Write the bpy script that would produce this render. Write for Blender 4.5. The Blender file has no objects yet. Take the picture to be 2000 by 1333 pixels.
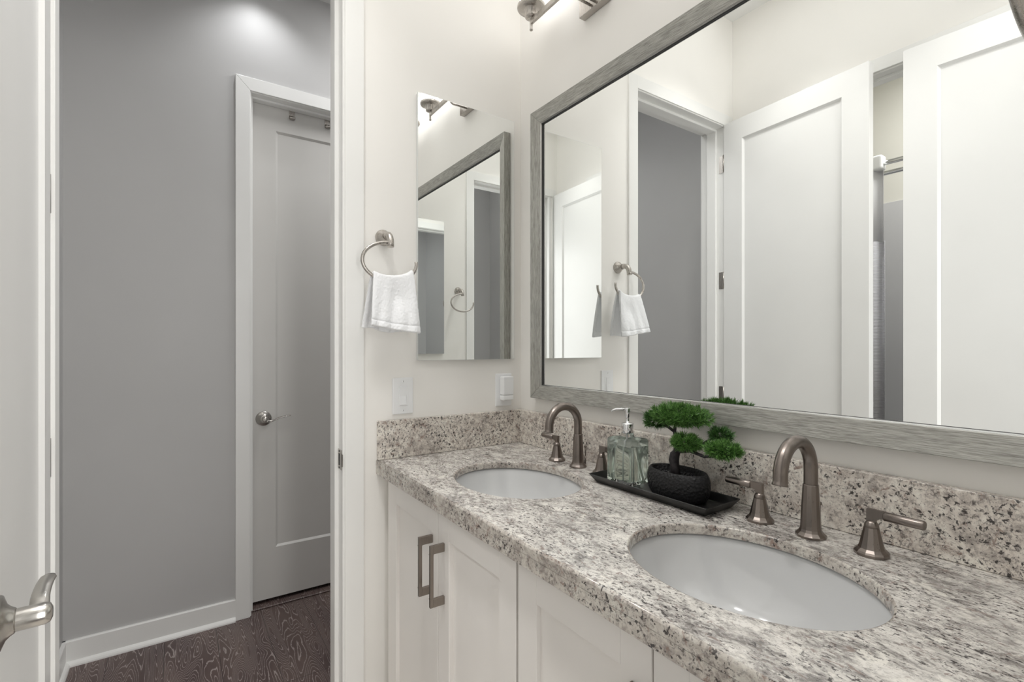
import bpy, bmesh, math, random
from mathutils import Vector, Matrix, noise as mnoise
PI = math.pi
random.seed(7)
SC = bpy.context.scene
COL = SC.collection

# ------------------------------------------------------------------ camera
cam_d = bpy.data.cameras.new('camera')
cam = bpy.data.objects.new('camera', cam_d); COL.objects.link(cam)
cam_d.sensor_width = 36.0
cam_d.lens = 967.4 / 2000 * 36.0
cam_d.shift_y = 11.5 / 2000
cam_d.clip_start = 0.02
cam.location = (1.5615, -1.0994, 1.278)
cam.rotation_euler = (PI/2, 0, math.radians(90 - 34.157))
SC.camera = cam

# ------------------------------------------------------------------ world, exposure
w = bpy.data.worlds.new('world'); SC.world = w; w.use_nodes = True
w.node_tree.nodes['Background'].inputs[0].default_value = (0.9, 0.95, 1, 1)
w.node_tree.nodes['Background'].inputs[1].default_value = 0.3
SC.view_settings.view_transform = 'Standard'
SC.view_settings.look = 'None'
SC.view_settings.exposure = 0.07
SC.view_settings.gamma = 1.0
SC.view_settings.use_curve_mapping = False
cy = SC.cycles
cy.max_bounces = 14; cy.diffuse_bounces = 9; cy.glossy_bounces = 10; cy.transmission_bounces = 12
cy.transparent_max_bounces = 12
cy.caustics_reflective = True; cy.caustics_refractive = True
cy.sample_clamp_indirect = 6.0
cy.use_denoising = True

# ------------------------------------------------------------------ added unseen fill lights, and the hall downlight
def area(name, loc, size, power, col=(1, 1, 1), size_y=None, rot=(0, 0, 0), spread=180):
    l = bpy.data.lights.new(name, 'AREA'); l.energy = power; l.color = col
    if size_y: l.shape = 'RECTANGLE'; l.size = size; l.size_y = size_y
    else: l.shape = 'DISK'; l.size = size
    l.spread = math.radians(spread)
    o = bpy.data.objects.new(name, l); COL.objects.link(o); o.location = loc; o.rotation_euler = rot
    return o
area('bath_ceiling_fill', (0.77, -0.68, 3.035), 1.35, 4.3, (1.0, 0.998, 0.99), size_y=1.15)  # unseen panel added as soft overhead fill
for x_ in (0.42, 1.12): area('bath_down_fill', (x_, -0.98, 3.035), 0.16, 3.1, (1.0, 0.985, 0.96), spread=85)  # added narrow beams, lift the cabinets by bounce off the floor
area('hall_ceiling_fill', (-0.62, 0.10, 3.035), 0.5, 12.5, (1.0, 0.995, 0.985))  # added fill for the dim hall, no fixture here
area('far_hall_ceiling_fill', (2.15, -0.75, 3.035), 0.7, 3.0, (1.0, 0.98, 0.95))  # added fill that enters through the doorway behind the camera
# added unseen fill behind the camera, standing in for bedroom daylight
area('far_hall_side_fill', (2.50, -0.62, 1.35), 0.7, 15.5, (1.0, 0.99, 0.97), size_y=1.9, rot=(PI/2, 0, PI/2), spread=120)
area('shower_ceiling_fill', (0.9, -2.1, 3.03), 0.4, 19.0, (1.0, 0.98, 0.95))  # added unseen light to brighten the shower room
sp = bpy.data.lights.new('hall_downlight_lamp', 'SPOT'); sp.energy = 8.0; sp.spot_size = math.radians(120); sp.spot_blend = 0.8
sp.shadow_soft_size = 0.03; sp.color = (0.98, 0.99, 1.0)
spo = bpy.data.objects.new('hall_downlight_lamp', sp); COL.objects.link(spo); spo.location = (-0.90, -0.78, 3.03)

# ------------------------------------------------------------------ materials
def new_mat(name):
    m = bpy.data.materials.new(name); m.use_nodes = True
    nt = m.node_tree; b = nt.nodes['Principled BSDF']
    return m, nt, b
def N(nt, t, **kw):
    n = nt.nodes.new(t)
    for k, v in kw.items():
        if k.startswith('_'): setattr(n, k[1:], v)
        else: n.inputs[k.replace('_', ' ')].default_value = v
    return n
def ramp(nt, stops, interp='LINEAR'):
    r = nt.nodes.new('ShaderNodeValToRGB'); r.color_ramp.interpolation = interp
    els = r.color_ramp.elements
    while len(els) > 1: els.remove(els[-1])
    els[0].position = stops[0][0]; c = stops[0][1]; els[0].color = (*c, 1) if len(c) == 3 else c
    for p, c in stops[1:]:
        e = els.new(p); e.color = (*c, 1) if len(c) == 3 else c
    return r
def coords(nt, scale=(1, 1, 1), rot=(0, 0, 0), loc=(0, 0, 0)):
    tc = nt.nodes.new('ShaderNodeTexCoord'); mp = nt.nodes.new('ShaderNodeMapping')
    mp.inputs['Scale'].default_value = scale; mp.inputs['Rotation'].default_value = rot; mp.inputs['Location'].default_value = loc
    nt.links.new(tc.outputs['Object'], mp.inputs['Vector'])
    return mp.outputs['Vector']
def bump(nt, b, hsock, strength=0.2, dist=0.001):
    n = nt.nodes.new('ShaderNodeBump'); n.inputs['Strength'].default_value = strength; n.inputs['Distance'].default_value = dist
    nt.links.new(hsock, n.inputs['Height']); nt.links.new(n.outputs['Normal'], b.inputs['Normal'])
def paint(name, col, rough=0.5, spec=0.4, bscale=120, bstr=0.04):
    m, nt, b = new_mat(name)
    b.inputs['Roughness'].default_value = rough
    b.inputs['Specular IOR Level'].default_value = spec
    v = coords(nt)
    n = N(nt, 'ShaderNodeTexNoise', Scale=bscale, Detail=3.0); nt.links.new(v, n.inputs['Vector'])
    n2 = N(nt, 'ShaderNodeTexNoise', Scale=3.0, Detail=2.0); nt.links.new(v, n2.inputs['Vector'])
    c0 = tuple(x*0.985 for x in col); c1 = tuple(min(1, x*1.015) for x in col)
    r = ramp(nt, [(0.35, c0), (0.65, c1)]); nt.links.new(n2.outputs['Fac'], r.inputs['Fac'])
    nt.links.new(r.outputs['Color'], b.inputs['Base Color'])
    bump(nt, b, n.outputs['Fac'], bstr, 0.0006)
    return m
def plain(name, col, rough=0.5, metal=0.0, spec=0.5, **kw):
    m, nt, b = new_mat(name)
    b.inputs['Base Color'].default_value = (*col, 1); b.inputs['Roughness'].default_value = rough
    b.inputs['Metallic'].default_value = metal; b.inputs['Specular IOR Level'].default_value = spec
    for k, v in kw.items(): b.inputs[k.replace('_', ' ')].default_value = v
    return m

M = {}
M['wall'] = paint('cream_wall_paint', (0.86, 0.845, 0.815), 0.55, 0.35)
M['hall_wall'] = paint('grey_hall_paint', (0.515, 0.512, 0.510), 0.45, 0.4)
M['shower_wall'] = paint('shower_room_paint', (0.66, 0.65, 0.60), 0.6, 0.3)
M['trim'] = paint('white_trim_paint', (0.82, 0.82, 0.805), 0.32, 0.5, 60, 0.02)
M['door'] = paint('white_door_paint', (0.78, 0.78, 0.77), 0.30, 0.5, 70, 0.02)
M['grey_door'] = paint('greige_hall_door', (0.63, 0.62, 0.60), 0.35, 0.5, 70, 0.02)  # greyer base colour than the other door leaves
M['bounce_tile'] = paint('pale_bounce_floor', (0.72, 0.68, 0.63), 0.4, 0.4)  # unseen bathroom floor, made pale to bounce light upward
M['cabinet'] = paint('white_cabinet_paint', (0.80, 0.775, 0.75), 0.35, 0.45, 60, 0.02)
M['ceiling'] = paint('ceiling_paint', (0.82, 0.82, 0.81), 0.7, 0.2)
M['gap'] = plain('dark_gap', (0.10, 0.09, 0.08), 0.8)
M['mirror'] = plain('mirror_silver', (0.93, 0.945, 0.94), 0.0, 1.0)
M['edge'] = plain('mirror_edge', (0.72, 0.74, 0.73), 0.35, 0.3)
M['chrome'] = plain('chrome', (0.82, 0.83, 0.84), 0.07, 1.0)
M['plastic'] = plain('white_plastic', (0.84, 0.85, 0.86), 0.35, 0, 0.5)
M['slot'] = plain('dark_slot', (0.05, 0.05, 0.05), 0.6)
M['porcelain'] = plain('white_porcelain', (0.62, 0.625, 0.63), 0.07, 0, 0.5, Coat_Weight=0.6, Coat_Roughness=0.03)
M['surround'] = plain('grey_shower_surround', (0.55, 0.55, 0.56), 0.25)
M['black_tray'] = plain('black_tray_lacquer', (0.010, 0.010, 0.010), 0.28)
M['lip'] = plain('frame_inner_lip', (0.55, 0.55, 0.54), 0.25, 0.9)

def brushed(name, col, rough=0.3, axis='z', amt=0.035):
    m, nt, b = new_mat(name)
    b.inputs['Metallic'].default_value = 1.0
    s = {'z': (900, 900, 12), 'x': (12, 900, 900), 'y': (900, 12, 900)}[axis]
    v = coords(nt, s)
    n = N(nt, 'ShaderNodeTexNoise', Scale=1.0, Detail=2.0); nt.links.new(v, n.inputs['Vector'])
    r = ramp(nt, [(0.3, tuple(c*(1-amt) for c in col)), (0.7, tuple(min(1, c*(1+amt)) for c in col))])
    nt.links.new(n.outputs['Fac'], r.inputs['Fac']); nt.links.new(r.outputs['Color'], b.inputs['Base Color'])
    mr = N(nt, 'ShaderNodeMapRange'); mr.inputs['To Min'].default_value = rough-0.02; mr.inputs['To Max'].default_value = rough+0.03
    nt.links.new(n.outputs['Fac'], mr.inputs['Value']); nt.links.new(mr.outputs['Result'], b.inputs['Roughness'])
    return m
M['nickel'] = brushed('brushed_nickel', (0.50, 0.47, 0.44), 0.27)
M['faucet'] = brushed('brushed_bronze_nickel', (0.25, 0.218, 0.198), 0.28)
M['pull'] = brushed('dark_brushed_nickel', (0.30, 0.265, 0.235), 0.33)
M['lever'] = brushed('satin_nickel', (0.52, 0.50, 0.47), 0.25, 'y')

def frame_mat(name, axis):
    m, nt, b = new_mat(name)
    s = (28, 700, 700) if axis == 'x' else (700, 700, 28)
    v = coords(nt, s)
    n = N(nt, 'ShaderNodeTexNoise', Scale=1.0, Detail=5.0, Roughness=0.7); nt.links.new(v, n.inputs['Vector'])
    v2 = coords(nt, (9, 120, 120) if axis == 'x' else (120, 120, 9))
    n2 = N(nt, 'ShaderNodeTexNoise', Scale=1.0, Detail=3.0); nt.links.new(v2, n2.inputs['Vector'])
    r = ramp(nt, [(0.30, (0.17, 0.165, 0.15)), (0.45, (0.33, 0.325, 0.30)), (0.58, (0.46, 0.455, 0.43)), (0.75, (0.60, 0.595, 0.57))])
    nt.links.new(n.outputs['Fac'], r.inputs['Fac'])
    r2 = ramp(nt, [(0.3, (0.86, 0.86, 0.85)), (0.7, (1.1, 1.1, 1.09))]); nt.links.new(n2.outputs['Fac'], r2.inputs['Fac'])
    mx = N(nt, 'ShaderNodeMix', _data_type='RGBA', _blend_type='MULTIPLY'); mx.inputs[0].default_value = 1
    nt.links.new(r.outputs['Color'], mx.inputs[6]); nt.links.new(r2.outputs['Color'], mx.inputs[7])
    nt.links.new(mx.outputs[2], b.inputs['Base Color'])
    b.inputs['Metallic'].default_value = 0.45; b.inputs['Roughness'].default_value = 0.36
    bump(nt, b, n.outputs['Fac'], 0.15, 0.0004)
    return m
M['frame_x'] = frame_mat('grey_streaked_frame_horizontal', 'x')
M['frame_z'] = frame_mat('grey_streaked_frame_vertical', 'z')

def granite(name, scale, rot, warm, speck=0.62, tone=1.0):
    m, nt, b = new_mat(name)
    v = coords(nt, scale, rot)
    v0 = coords(nt, (1, 1.15, 1), (0.3, 0.2, 0.5))
    def noi(sc, det, rg, vec, dist=0.0):
        n = N(nt, 'ShaderNodeTexNoise', Scale=sc, Detail=det, Roughness=rg, Distortion=dist); nt.links.new(vec, n.inputs['Vector']); return n.outputs['Fac']
    big = noi(15, 4, 0.6, v, 0.6); mid = noi(75, 6, 0.75, v, 0.5)
    if warm: base = [(0.28, (0.30, 0.27, 0.245)), (0.42, (0.53, 0.48, 0.435)), (0.54, (0.71, 0.66, 0.60)), (0.70, (0.83, 0.80, 0.73))]
    else: base = [(0.30, (0.22, 0.205, 0.195)), (0.40, (0.38, 0.36, 0.34)), (0.50, (0.57, 0.545, 0.515)), (0.64, (0.74, 0.715, 0.675))]
    r = ramp(nt, [(p, tuple(x*tone for x in c)) for p, c in base])
    add = N(nt, 'ShaderNodeMath', _operation='MULTIPLY_ADD'); nt.links.new(big, add.inputs[0]); add.inputs[1].default_value = 0.8; add.inputs[2].default_value = -0.40
    ad2 = N(nt, 'ShaderNodeMath', _operation='ADD'); nt.links.new(mid, ad2.inputs[0]); nt.links.new(add.outputs[0], ad2.inputs[1])
    nt.links.new(ad2.outputs[0], r.inputs['Fac'])
    cur = r.outputs['Color']
    def over(fac_sock, lo, hi, col, amt, cur, mask=None):
        rr = ramp(nt, [(lo, (0, 0, 0)), (hi, (amt, amt, amt))]); nt.links.new(fac_sock, rr.inputs['Fac'])
        s = rr.outputs['Color']
        if mask is not None:
            rm = ramp(nt, [(mask[1], (0, 0, 0)), (mask[2], (1, 1, 1))]); nt.links.new(mask[0], rm.inputs['Fac'])
            mm = N(nt, 'ShaderNodeMath', _operation='MULTIPLY'); nt.links.new(s, mm.inputs[0]); nt.links.new(rm.outputs['Color'], mm.inputs[1]); s = mm.outputs[0]
        mx = N(nt, 'ShaderNodeMix', _data_type='RGBA'); nt.links.new(s, mx.inputs[0]); nt.links.new(cur, mx.inputs[6]); mx.inputs[7].default_value = (*col, 1)
        return mx.outputs[2]
    patch = noi(13, 3, 0.6, v0, 0.4)
    # grey and brown crystals in clouds, then pale feldspar, then black mica flecks
    cur = over(noi(120, 5, 0.7, v if not warm else v0, 0.4), 0.53, 0.60, (0.20, 0.175, 0.165), 0.8, cur, (patch, 0.38, 0.58))
    cur = over(noi(52, 5, 0.72, v, 0.8), 0.57, 0.65, (0.25, 0.165, 0.135) if warm else (0.23, 0.17, 0.15), 0.75, cur)
    cur = over(noi(24, 3, 0.55, v0, 0.5), 0.60, 0.68, (0.84*tone, 0.81*tone, 0.75*tone), 0.7, cur)
    cur = over(noi(135, 4, 0.65, v0 if warm else v, 0.3), speck-0.04, speck+0.01, (0.045, 0.04, 0.04), 0.95, cur, (noi(10, 3, 0.6, v0, 0.3), 0.40, 0.52))
    cur = over(noi(260, 3, 0.6, v0), 0.61, 0.68, (0.11, 0.10, 0.10), 0.65, cur)
    nt.links.new(cur, b.inputs['Base Color'])
    b.inputs['Roughness'].default_value = 0.16; b.inputs['Specular IOR Level'].default_value = 0.45
    return m
M['granite_top'] = granite('granite_top', (0.85, 1.45, 1), (0, 0, math.radians(-24)), False, 0.595)
M['granite_edge'] = granite('granite_edge', (1, 1, 1), (0.3, 0.5, 0.2), True, 0.60, 0.78)
M['granite_face'] = granite('granite_splash', (0.8, 0.8, 0.8), (0.6, 0.2, 0.4), True, 0.595, 1.0)

def wood_floor():
    m, nt, b = new_mat('dark_limed_wood_floor')
    v = coords(nt, (1.0, 7.0, 1))
    n = N(nt, 'ShaderNodeTexNoise', Scale=2.0, Detail=1.5, Roughness=0.45, Distortion=0.35); nt.links.new(v, n.inputs['Vector'])
    vf = coords(nt, (30, 420, 1)); nf = N(nt, 'ShaderNodeTexNoise', Scale=1.0, Detail=3.0); nt.links.new(vf, nf.inputs['Vector'])
    mul = N(nt, 'ShaderNodeMath', _operation='MULTIPLY'); mul.inputs[1].default_value = 230.0; nt.links.new(n.outputs['Fac'], mul.inputs[0])
    ad = N(nt, 'ShaderNodeMath', _operation='MULTIPLY_ADD'); ad.inputs[1].default_value = 3.0; nt.links.new(nf.outputs['Fac'], ad.inputs[0]); nt.links.new(mul.outputs[0], ad.inputs[2])
    si = N(nt, 'ShaderNodeMath', _operation='SINE'); nt.links.new(ad.outputs[0], si.inputs[0])
    r = ramp(nt, [(0.0, (0, 0, 0)), (0.80, (0.0, 0.0, 0.0)), (0.97, (1, 1, 1))]); nt.links.new(si.outputs[0], r.inputs['Fac'])
    n3 = N(nt, 'ShaderNodeTexNoise', Scale=1.2, Detail=3.0); v3 = coords(nt, (2, 6, 1)); nt.links.new(v3, n3.inputs['Vector'])
    base = ramp(nt, [(0.3, (0.070, 0.042, 0.042)), (0.7, (0.15, 0.105, 0.092))]); nt.links.new(n3.outputs['Fac'], base.inputs['Fac'])
    vb = coords(nt)
    br = N(nt, 'ShaderNodeTexBrick'); br.offset = 0.4; nt.links.new(vb, br.inputs['Vector'])
    br.inputs['Scale'].default_value = 1.0; br.inputs['Brick Width'].default_value = 1.2; br.inputs['Row Height'].default_value = 0.19
    br.inputs['Mortar Size'].default_value = 0.0012; br.inputs['Color1'].default_value = (1, 1, 1, 1); br.inputs['Color2'].default_value = (0.8, 0.8, 0.8, 1); br.inputs['Mortar'].default_value = (0.3, 0.3, 0.3, 1)
    mf = N(nt, 'ShaderNodeMath', _operation='MULTIPLY'); nt.links.new(r.outputs['Color'], mf.inputs[0]); mf.inputs[1].default_value = 0.75
    mx = N(nt, 'ShaderNodeMix', _data_type='RGBA'); nt.links.new(mf.outputs[0], mx.inputs[0]); nt.links.new(base.outputs['Color'], mx.inputs[6]); mx.inputs[7].default_value = (0.46, 0.40, 0.38, 1)
    m2 = N(nt, 'ShaderNodeMix', _data_type='RGBA', _blend_type='MULTIPLY'); m2.inputs[0].default_value = 1; nt.links.new(mx.outputs[2], m2.inputs[6]); nt.links.new(br.outputs['Color'], m2.inputs[7])
    nt.links.new(m2.outputs[2], b.inputs['Base Color'])
    b.inputs['Roughness'].default_value = 0.42
    bump(nt, b, r.outputs['Color'], 0.2, 0.0004)
    return m
M['floor'] = wood_floor()

def terry():
    m, nt, b = new_mat('white_terry_cloth')
    b.inputs['Base Color'].default_value = (0.86, 0.87, 0.89, 1); b.inputs['Roughness'].default_value = 0.95
    b.inputs['Sheen Weight'].default_value = 0.3
    v = coords(nt); n = N(nt, 'ShaderNodeTexNoise', Scale=700.0, Detail=2.0); nt.links.new(v, n.inputs['Vector'])
    bump(nt, b, n.outputs['Fac'], 0.6, 0.0012)
    return m
M['terry'] = terry()
def pot_mat():
    m, nt, b = new_mat('hammered_black_ceramic')
    b.inputs['Base Color'].default_value = (0.014, 0.014, 0.015, 1); b.inputs['Roughness'].default_value = 0.5; b.inputs['Specular IOR Level'].default_value = 0.3
    v = coords(nt); n = N(nt, 'ShaderNodeTexVoronoi', Scale=170.0); nt.links.new(v, n.inputs['Vector'])
    bump(nt, b, n.outputs['Distance'], 0.8, 0.0022)
    return m
M['pot'] = pot_mat()
def rough_mat(name, c0, c1, sc, rough=0.8, bs=0.6, bd=0.002, spec=0.4):
    m, nt, b = new_mat(name); v = coords(nt)
    n = N(nt, 'ShaderNodeTexNoise', Scale=sc, Detail=4.0); nt.links.new(v, n.inputs['Vector'])
    r = ramp(nt, [(0.35, c0), (0.65, c1)]); nt.links.new(n.outputs['Fac'], r.inputs['Fac']); nt.links.new(r.outputs['Color'], b.inputs['Base Color'])
    b.inputs['Roughness'].default_value = rough; b.inputs['Specular IOR Level'].default_value = spec
    bump(nt, b, n.outputs['Fac'], bs, bd); return m
M['soil'] = rough_mat('black_gravel', (0.010, 0.010, 0.011), (0.045, 0.045, 0.048), 300, 0.4)
M['bark'] = rough_mat('dark_bark', (0.012, 0.010, 0.012), (0.035, 0.030, 0.032), 90, 0.75)
def needle(name, c0, c1):
    m, nt, b = new_mat(name); v = coords(nt)
    n = N(nt, 'ShaderNodeTexNoise', Scale=260.0, Detail=2.0); nt.links.new(v, n.inputs['Vector'])
    r = ramp(nt, [(0.36, c0), (0.62, c1)]); nt.links.new(n.outputs['Fac'], r.inputs['Fac']); nt.links.new(r.outputs['Color'], b.inputs['Base Color'])
    b.inputs['Roughness'].default_value = 0.45
    return m
M['needle'] = needle('green_needles', (0.022, 0.075, 0.013), (0.18, 0.38, 0.09))
M['needle_dark'] = needle('dark_green_needles', (0.014, 0.048, 0.011), (0.10, 0.23, 0.06))
m, nt, b = new_mat('clear_glass'); b.inputs['Base Color'].default_value = (0.97, 0.99, 0.98, 1); b.inputs['Roughness'].default_value = 0.02
b.inputs['Transmission Weight'].default_value = 1.0; b.inputs['IOR'].default_value = 1.30; M['glass'] = m
m, nt, b = new_mat('pale_green_soap'); b.inputs['Base Color'].default_value = (0.88, 0.96, 0.88, 1); b.inputs['Roughness'].default_value = 0.02
b.inputs['Transmission Weight'].default_value = 0.88; b.inputs['IOR'].default_value = 1.32; M['soap'] = m
m, nt, b = new_mat('frosted_lamp_glass'); b.inputs['Base Color'].default_value = (0.95, 0.95, 0.95, 1)
b.inputs['Emission Color'].default_value = (1.0, 0.985, 0.965, 1); b.inputs['Emission Strength'].default_value = 2.3; M['lamp'] = m
m, nt, b = new_mat('downlight_lens'); b.inputs['Emission Color'].default_value = (0.97, 0.98, 1.0, 1); b.inputs['Emission Strength'].default_value = 1.5; M['lens'] = m
m, nt, b = new_mat('sheer_curtain_top'); b.inputs['Base Color'].default_value = (0.80, 0.80, 0.82, 1); b.inputs['Roughness'].default_value = 0.8
b.inputs['Transmission Weight'].default_value = 0.25; b.inputs['Alpha'].default_value = 0.85; M['sheer'] = m
m, nt, b = new_mat('waffle_curtain'); b.inputs['Base Color'].default_value = (0.60, 0.60, 0.64, 1); b.inputs['Roughness'].default_value = 0.85
v = coords(nt, (1, 1, 1)); n = N(nt, 'ShaderNodeTexWave', Scale=40.0, _bands_direction='Z'); nt.links.new(v, n.inputs['Vector']); bump(nt, b, n.outputs['Fac'], 0.6, 0.003); M['waffle'] = m

# ------------------------------------------------------------------ mesh helpers
class MB:
    def __init__(s, smooth=False): s.bm = bmesh.new(); s.smooth = smooth
    def box(s, x0, x1, y0, y1, z0, z1, bev=0, mat=0, seg=1, M4=None):
        r = bmesh.ops.create_cube(s.bm, size=1.0); vs = r['verts']
        for v in vs: v.co = Vector(((x0+x1)/2 + v.co.x*(x1-x0), (y0+y1)/2 + v.co.y*(y1-y0), (z0+z1)/2 + v.co.z*(z1-z0)))
        fs = list({f for v in vs for f in v.link_faces})
        for f in fs: f.material_index = mat
        if bev:
            es = list({e for v in vs for e in v.link_edges})
            rb = bmesh.ops.bevel(s.bm, geom=es, offset=bev, segments=seg, affect='EDGES', profile=0.5)
            vs = list({v for f in rb['faces'] for v in f.verts} | {v for v in vs if v.is_valid})
            for f in rb['faces']: f.material_index = mat
        if M4 is not None:
            for v in vs: v.co = M4 @ v.co
        return vs
    def lathe(s, prof, c=(0, 0, 0), axis='z', seg=32, mat=0, sx=1, sy=1, cap=True, smooth=True):
        """prof: list of (r, h) along axis"""
        rings = []
        for r, h in prof:
            ring = []
            for k in range(seg):
                a = 2*PI*k/seg; p, q = r*math.cos(a)*sx, r*math.sin(a)*sy
                co = {'z': (p, q, h), 'x': (h, p, q), 'y': (q, h, p)}[axis]
                ring.append(s.bm.verts.new(Vector(co) + Vector(c)))
            rings.append(ring)
        for i in range(len(rings)-1):
            for k in range(seg):
                f = s.bm.faces.new((rings[i][k], rings[i][(k+1) % seg], rings[i+1][(k+1) % seg], rings[i+1][k])); f.material_index = mat; f.smooth = smooth
        if cap:
            for ring in (rings[0], rings[-1]):
                try: f = s.bm.faces.new(ring); f.material_index = mat
                except ValueError: pass
        return rings
    def tube(s, pts, rad, seg=16, mat=0, closed=False, flat=None, cap=True):
        """sweep a circle (or an ellipse, flat=(a,b)) along pts; rad number or list"""
        pts = [Vector(p) for p in pts]; n = len(pts)
        rads = rad if isinstance(rad, (list, tuple)) else [rad]*n
        up = None; rings = []
        for i, p in enumerate(pts):
            if closed: t = (pts[(i+1) % n] - pts[i-1]).normalized()
            else: t = (pts[min(i+1, n-1)] - pts[max(i-1, 0)]).normalized()
            if up is None:
                up = Vector((0, 0, 1)) if abs(t.z) < 0.9 else Vector((1, 0, 0))
            side = t.cross(up).normalized(); up = side.cross(t).normalized()
            ring = []
            for k in range(seg):
                a = 2*PI*k/seg; fa, fb = flat[i] if isinstance(flat, list) else (flat or (1, 1))
                ring.append(s.bm.verts.new(p + side*math.cos(a)*rads[i]*fa + up*math.sin(a)*rads[i]*fb))
            rings.append(ring)
        for i in range(n if closed else n-1):
            A, B = rings[i], rings[(i+1) % n]
            for k in range(seg):
                f = s.bm.faces.new((A[k], A[(k+1) % seg], B[(k+1) % seg], B[k])); f.material_index = mat; f.smooth = True
        if cap and not closed:
            for r in (rings[0], rings[-1]): s.bm.faces.new(r).material_index = mat
    def prism(s, poly, axis, a, b, mat=0, smooth=False):
        """extrude the 2D polygon along axis between a and b"""
        def co(p, q, h): return {'x': (h, p, q), 'y': (p, h, q), 'z': (p, q, h)}[axis]
        A = [s.bm.verts.new(co(p, q, a)) for p, q in poly]; B = [s.bm.verts.new(co(p, q, b)) for p, q in poly]
        n = len(poly)
        for i in range(n):
            f = s.bm.faces.new((A[i], A[(i+1) % n], B[(i+1) % n], B[i])); f.material_index = mat; f.smooth = smooth
        for r in (A, B): s.bm.faces.new(r).material_index = mat
    def quad(s, *p, mat=0):
        f = s.bm.faces.new([s.bm.verts.new(q) for q in p]); f.material_index = mat; return f
    def xform(s, M4):
        for v in s.bm.verts: v.co = M4 @ v.co
    def build(s, name, mats, parent=None, origin=None, recalc=True, local=False):
        """origin: world position subtracted from the vertices (parents have identity rotation while building)"""
        if local: origin = (0, 0, 0)
        elif origin is None:
            origin = world_of(parent) if parent is not None else (0, 0, 0)
        o0 = Vector(origin)
        for v in s.bm.verts: v.co -= o0
        if recalc: bmesh.ops.recalc_face_normals(s.bm, faces=s.bm.faces[:])
        me = bpy.data.meshes.new(name); s.bm.to_mesh(me); s.bm.free()
        for mm in (mats if isinstance(mats, (list, tuple)) else [mats]): me.materials.append(M[mm])
        o = bpy.data.objects.new(name, me); COL.objects.link(o)
        if parent is not None:
            o.parent = parent
            o.location = (0, 0, 0) if local else o0 - world_of(parent)
        else: o.location = o0
        return o
def world_of(o):
    p = Vector((0, 0, 0))
    while o is not None: p += o.location; o = o.parent
    return p
def tag(o, label, cat, group=None):
    o['label'] = label; o['category'] = cat
    if group: o['group'] = group
    return o
def thing(name, label, cat, loc, group=None):
    o = bpy.data.objects.new(name, None); COL.objects.link(o); o.location = loc; o.empty_display_size = 0.05
    return tag(o, label, cat, group)
def struct(name, mb, mats, parent=None, origin=None):
    o = mb.build(name, mats, parent, origin)
    if parent is None: o['kind'] = 'structure'
    return o
def copy_tree(o, parent=None):
    c = o.copy(); COL.objects.link(c); c.parent = parent
    for ch in list(o.children): copy_tree(ch, c)
    return c
def bevel_mod(o, wdt, seg=2):
    md = o.modifiers.new('bevel', 'BEVEL'); md.width = wdt; md.segments = seg; md.limit_method = 'ANGLE'; md.angle_limit = math.radians(35)
    return o

# ------------------------------------------------------------------ layout (metres)
L = 1.542           # the room between its two end walls
YF = -1.43          # wall opposite the mirror
ZC = 3.05           # ceiling
WT = 0.13           # end wall thickness
YJ0, YJ1 = -1.352, -0.674   # doorway between the jambs
ZH = 2.458          # doorway head
YH = -1.474         # hall side wall
XH = 1.083          # hall depth measured from the room's end wall
def mx(x, k): return x if k == 0 else L - x   # mirror copy for the far end of the room

b = MB()
b.box(-XH-0.4, -WT/2, -3.0, 1.9, -0.06, 0.0); b.box(L+WT/2, L+XH+0.4, -3.0, 1.9, -0.06, 0.0); b.box(-WT/2, L+WT/2, -3.0, 1.9, -0.06, 0.0, mat=1)
struct('floor', b, ['floor', 'bounce_tile'])
b = MB(); b.box(-XH-0.4, L+XH+0.4, -3.0, 1.9, ZC, ZC+0.06); struct('ceiling', b, 'ceiling')
b = MB(); b.box(0, L, 0.0, 0.10, 0, ZC); struct('wall_back', b, 'wall')
# end walls with a doorway each; the hall side is grey
for k, nm in ((0, 'wall_left'), (1, 'wall_right')):
    b = MB()
    def eb(x0, x1, y0, y1, z0, z1, mat):
        X0, X1 = sorted((mx(x0, k), mx(x1, k))); b.box(X0, X1, y0, y1, z0, z1, mat=mat)
    for (x0, x1, mt) in ((-WT/2, 0, 0), (-WT, -WT/2, 1)):
        eb(x0, x1, YJ1+0.018, 0.10 if mt == 0 else 1.8, 0, ZC, mt)
        eb(x0, x1, YF-0.044, YJ0-0.018, 0, ZC, mt)
        eb(x0, x1, YJ0-0.018, YJ1+0.018, ZH+0.018, ZC, mt)
    struct(nm, b, ['wall', 'hall_wall'])
# wall opposite the mirror, with the opening to the shower room
SX0, SX1 = 0.42, 1.13
b = MB()
for x0, x1, z0, z1 in ((0, SX0, 0, ZC), (SX1, L, 0, ZC), (SX0, SX1, ZH+0.018, ZC)):
    b.box(x0, x1, YF-0.055, YF, z0, z1, mat=0); b.box(x0, x1, YF-0.11, YF-0.055, z0, z1, mat=1)
struct('wall_front', b, ['wall', 'shower_wall'])
# halls
for k, nm in ((0, 'hall'), (1, 'far_hall')):
    b = MB(); X0, X1 = sorted((mx(-XH, k), mx(-XH-0.10, k)))
    if k == 0:
        b.box(X0, X1, YH-0.10, -0.806-0.018, 0, ZC); b.box(X0, X1, -0.806-0.018, 0.02, 2.492+0.018, ZC); b.box(X0, X1, 0.02, 1.8, 0, ZC)
    else: b.box(X0, X1, YH-0.10, 1.8, 0, ZC)
    struct('wall_%s_end' % nm, b, 'hall_wall')
    b = MB(); X0, X1 = sorted((mx(-XH, k), mx(-WT, k))); b.box(X0, X1, YH-0.10, YH, 0, ZC); struct('wall_%s_side' % nm, b, 'hall_wall')
    b = MB(); b.box(X0, X1, 1.75, 1.85, 0, ZC); struct('wall_%s_back' % nm, b, 'hall_wall')
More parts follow.
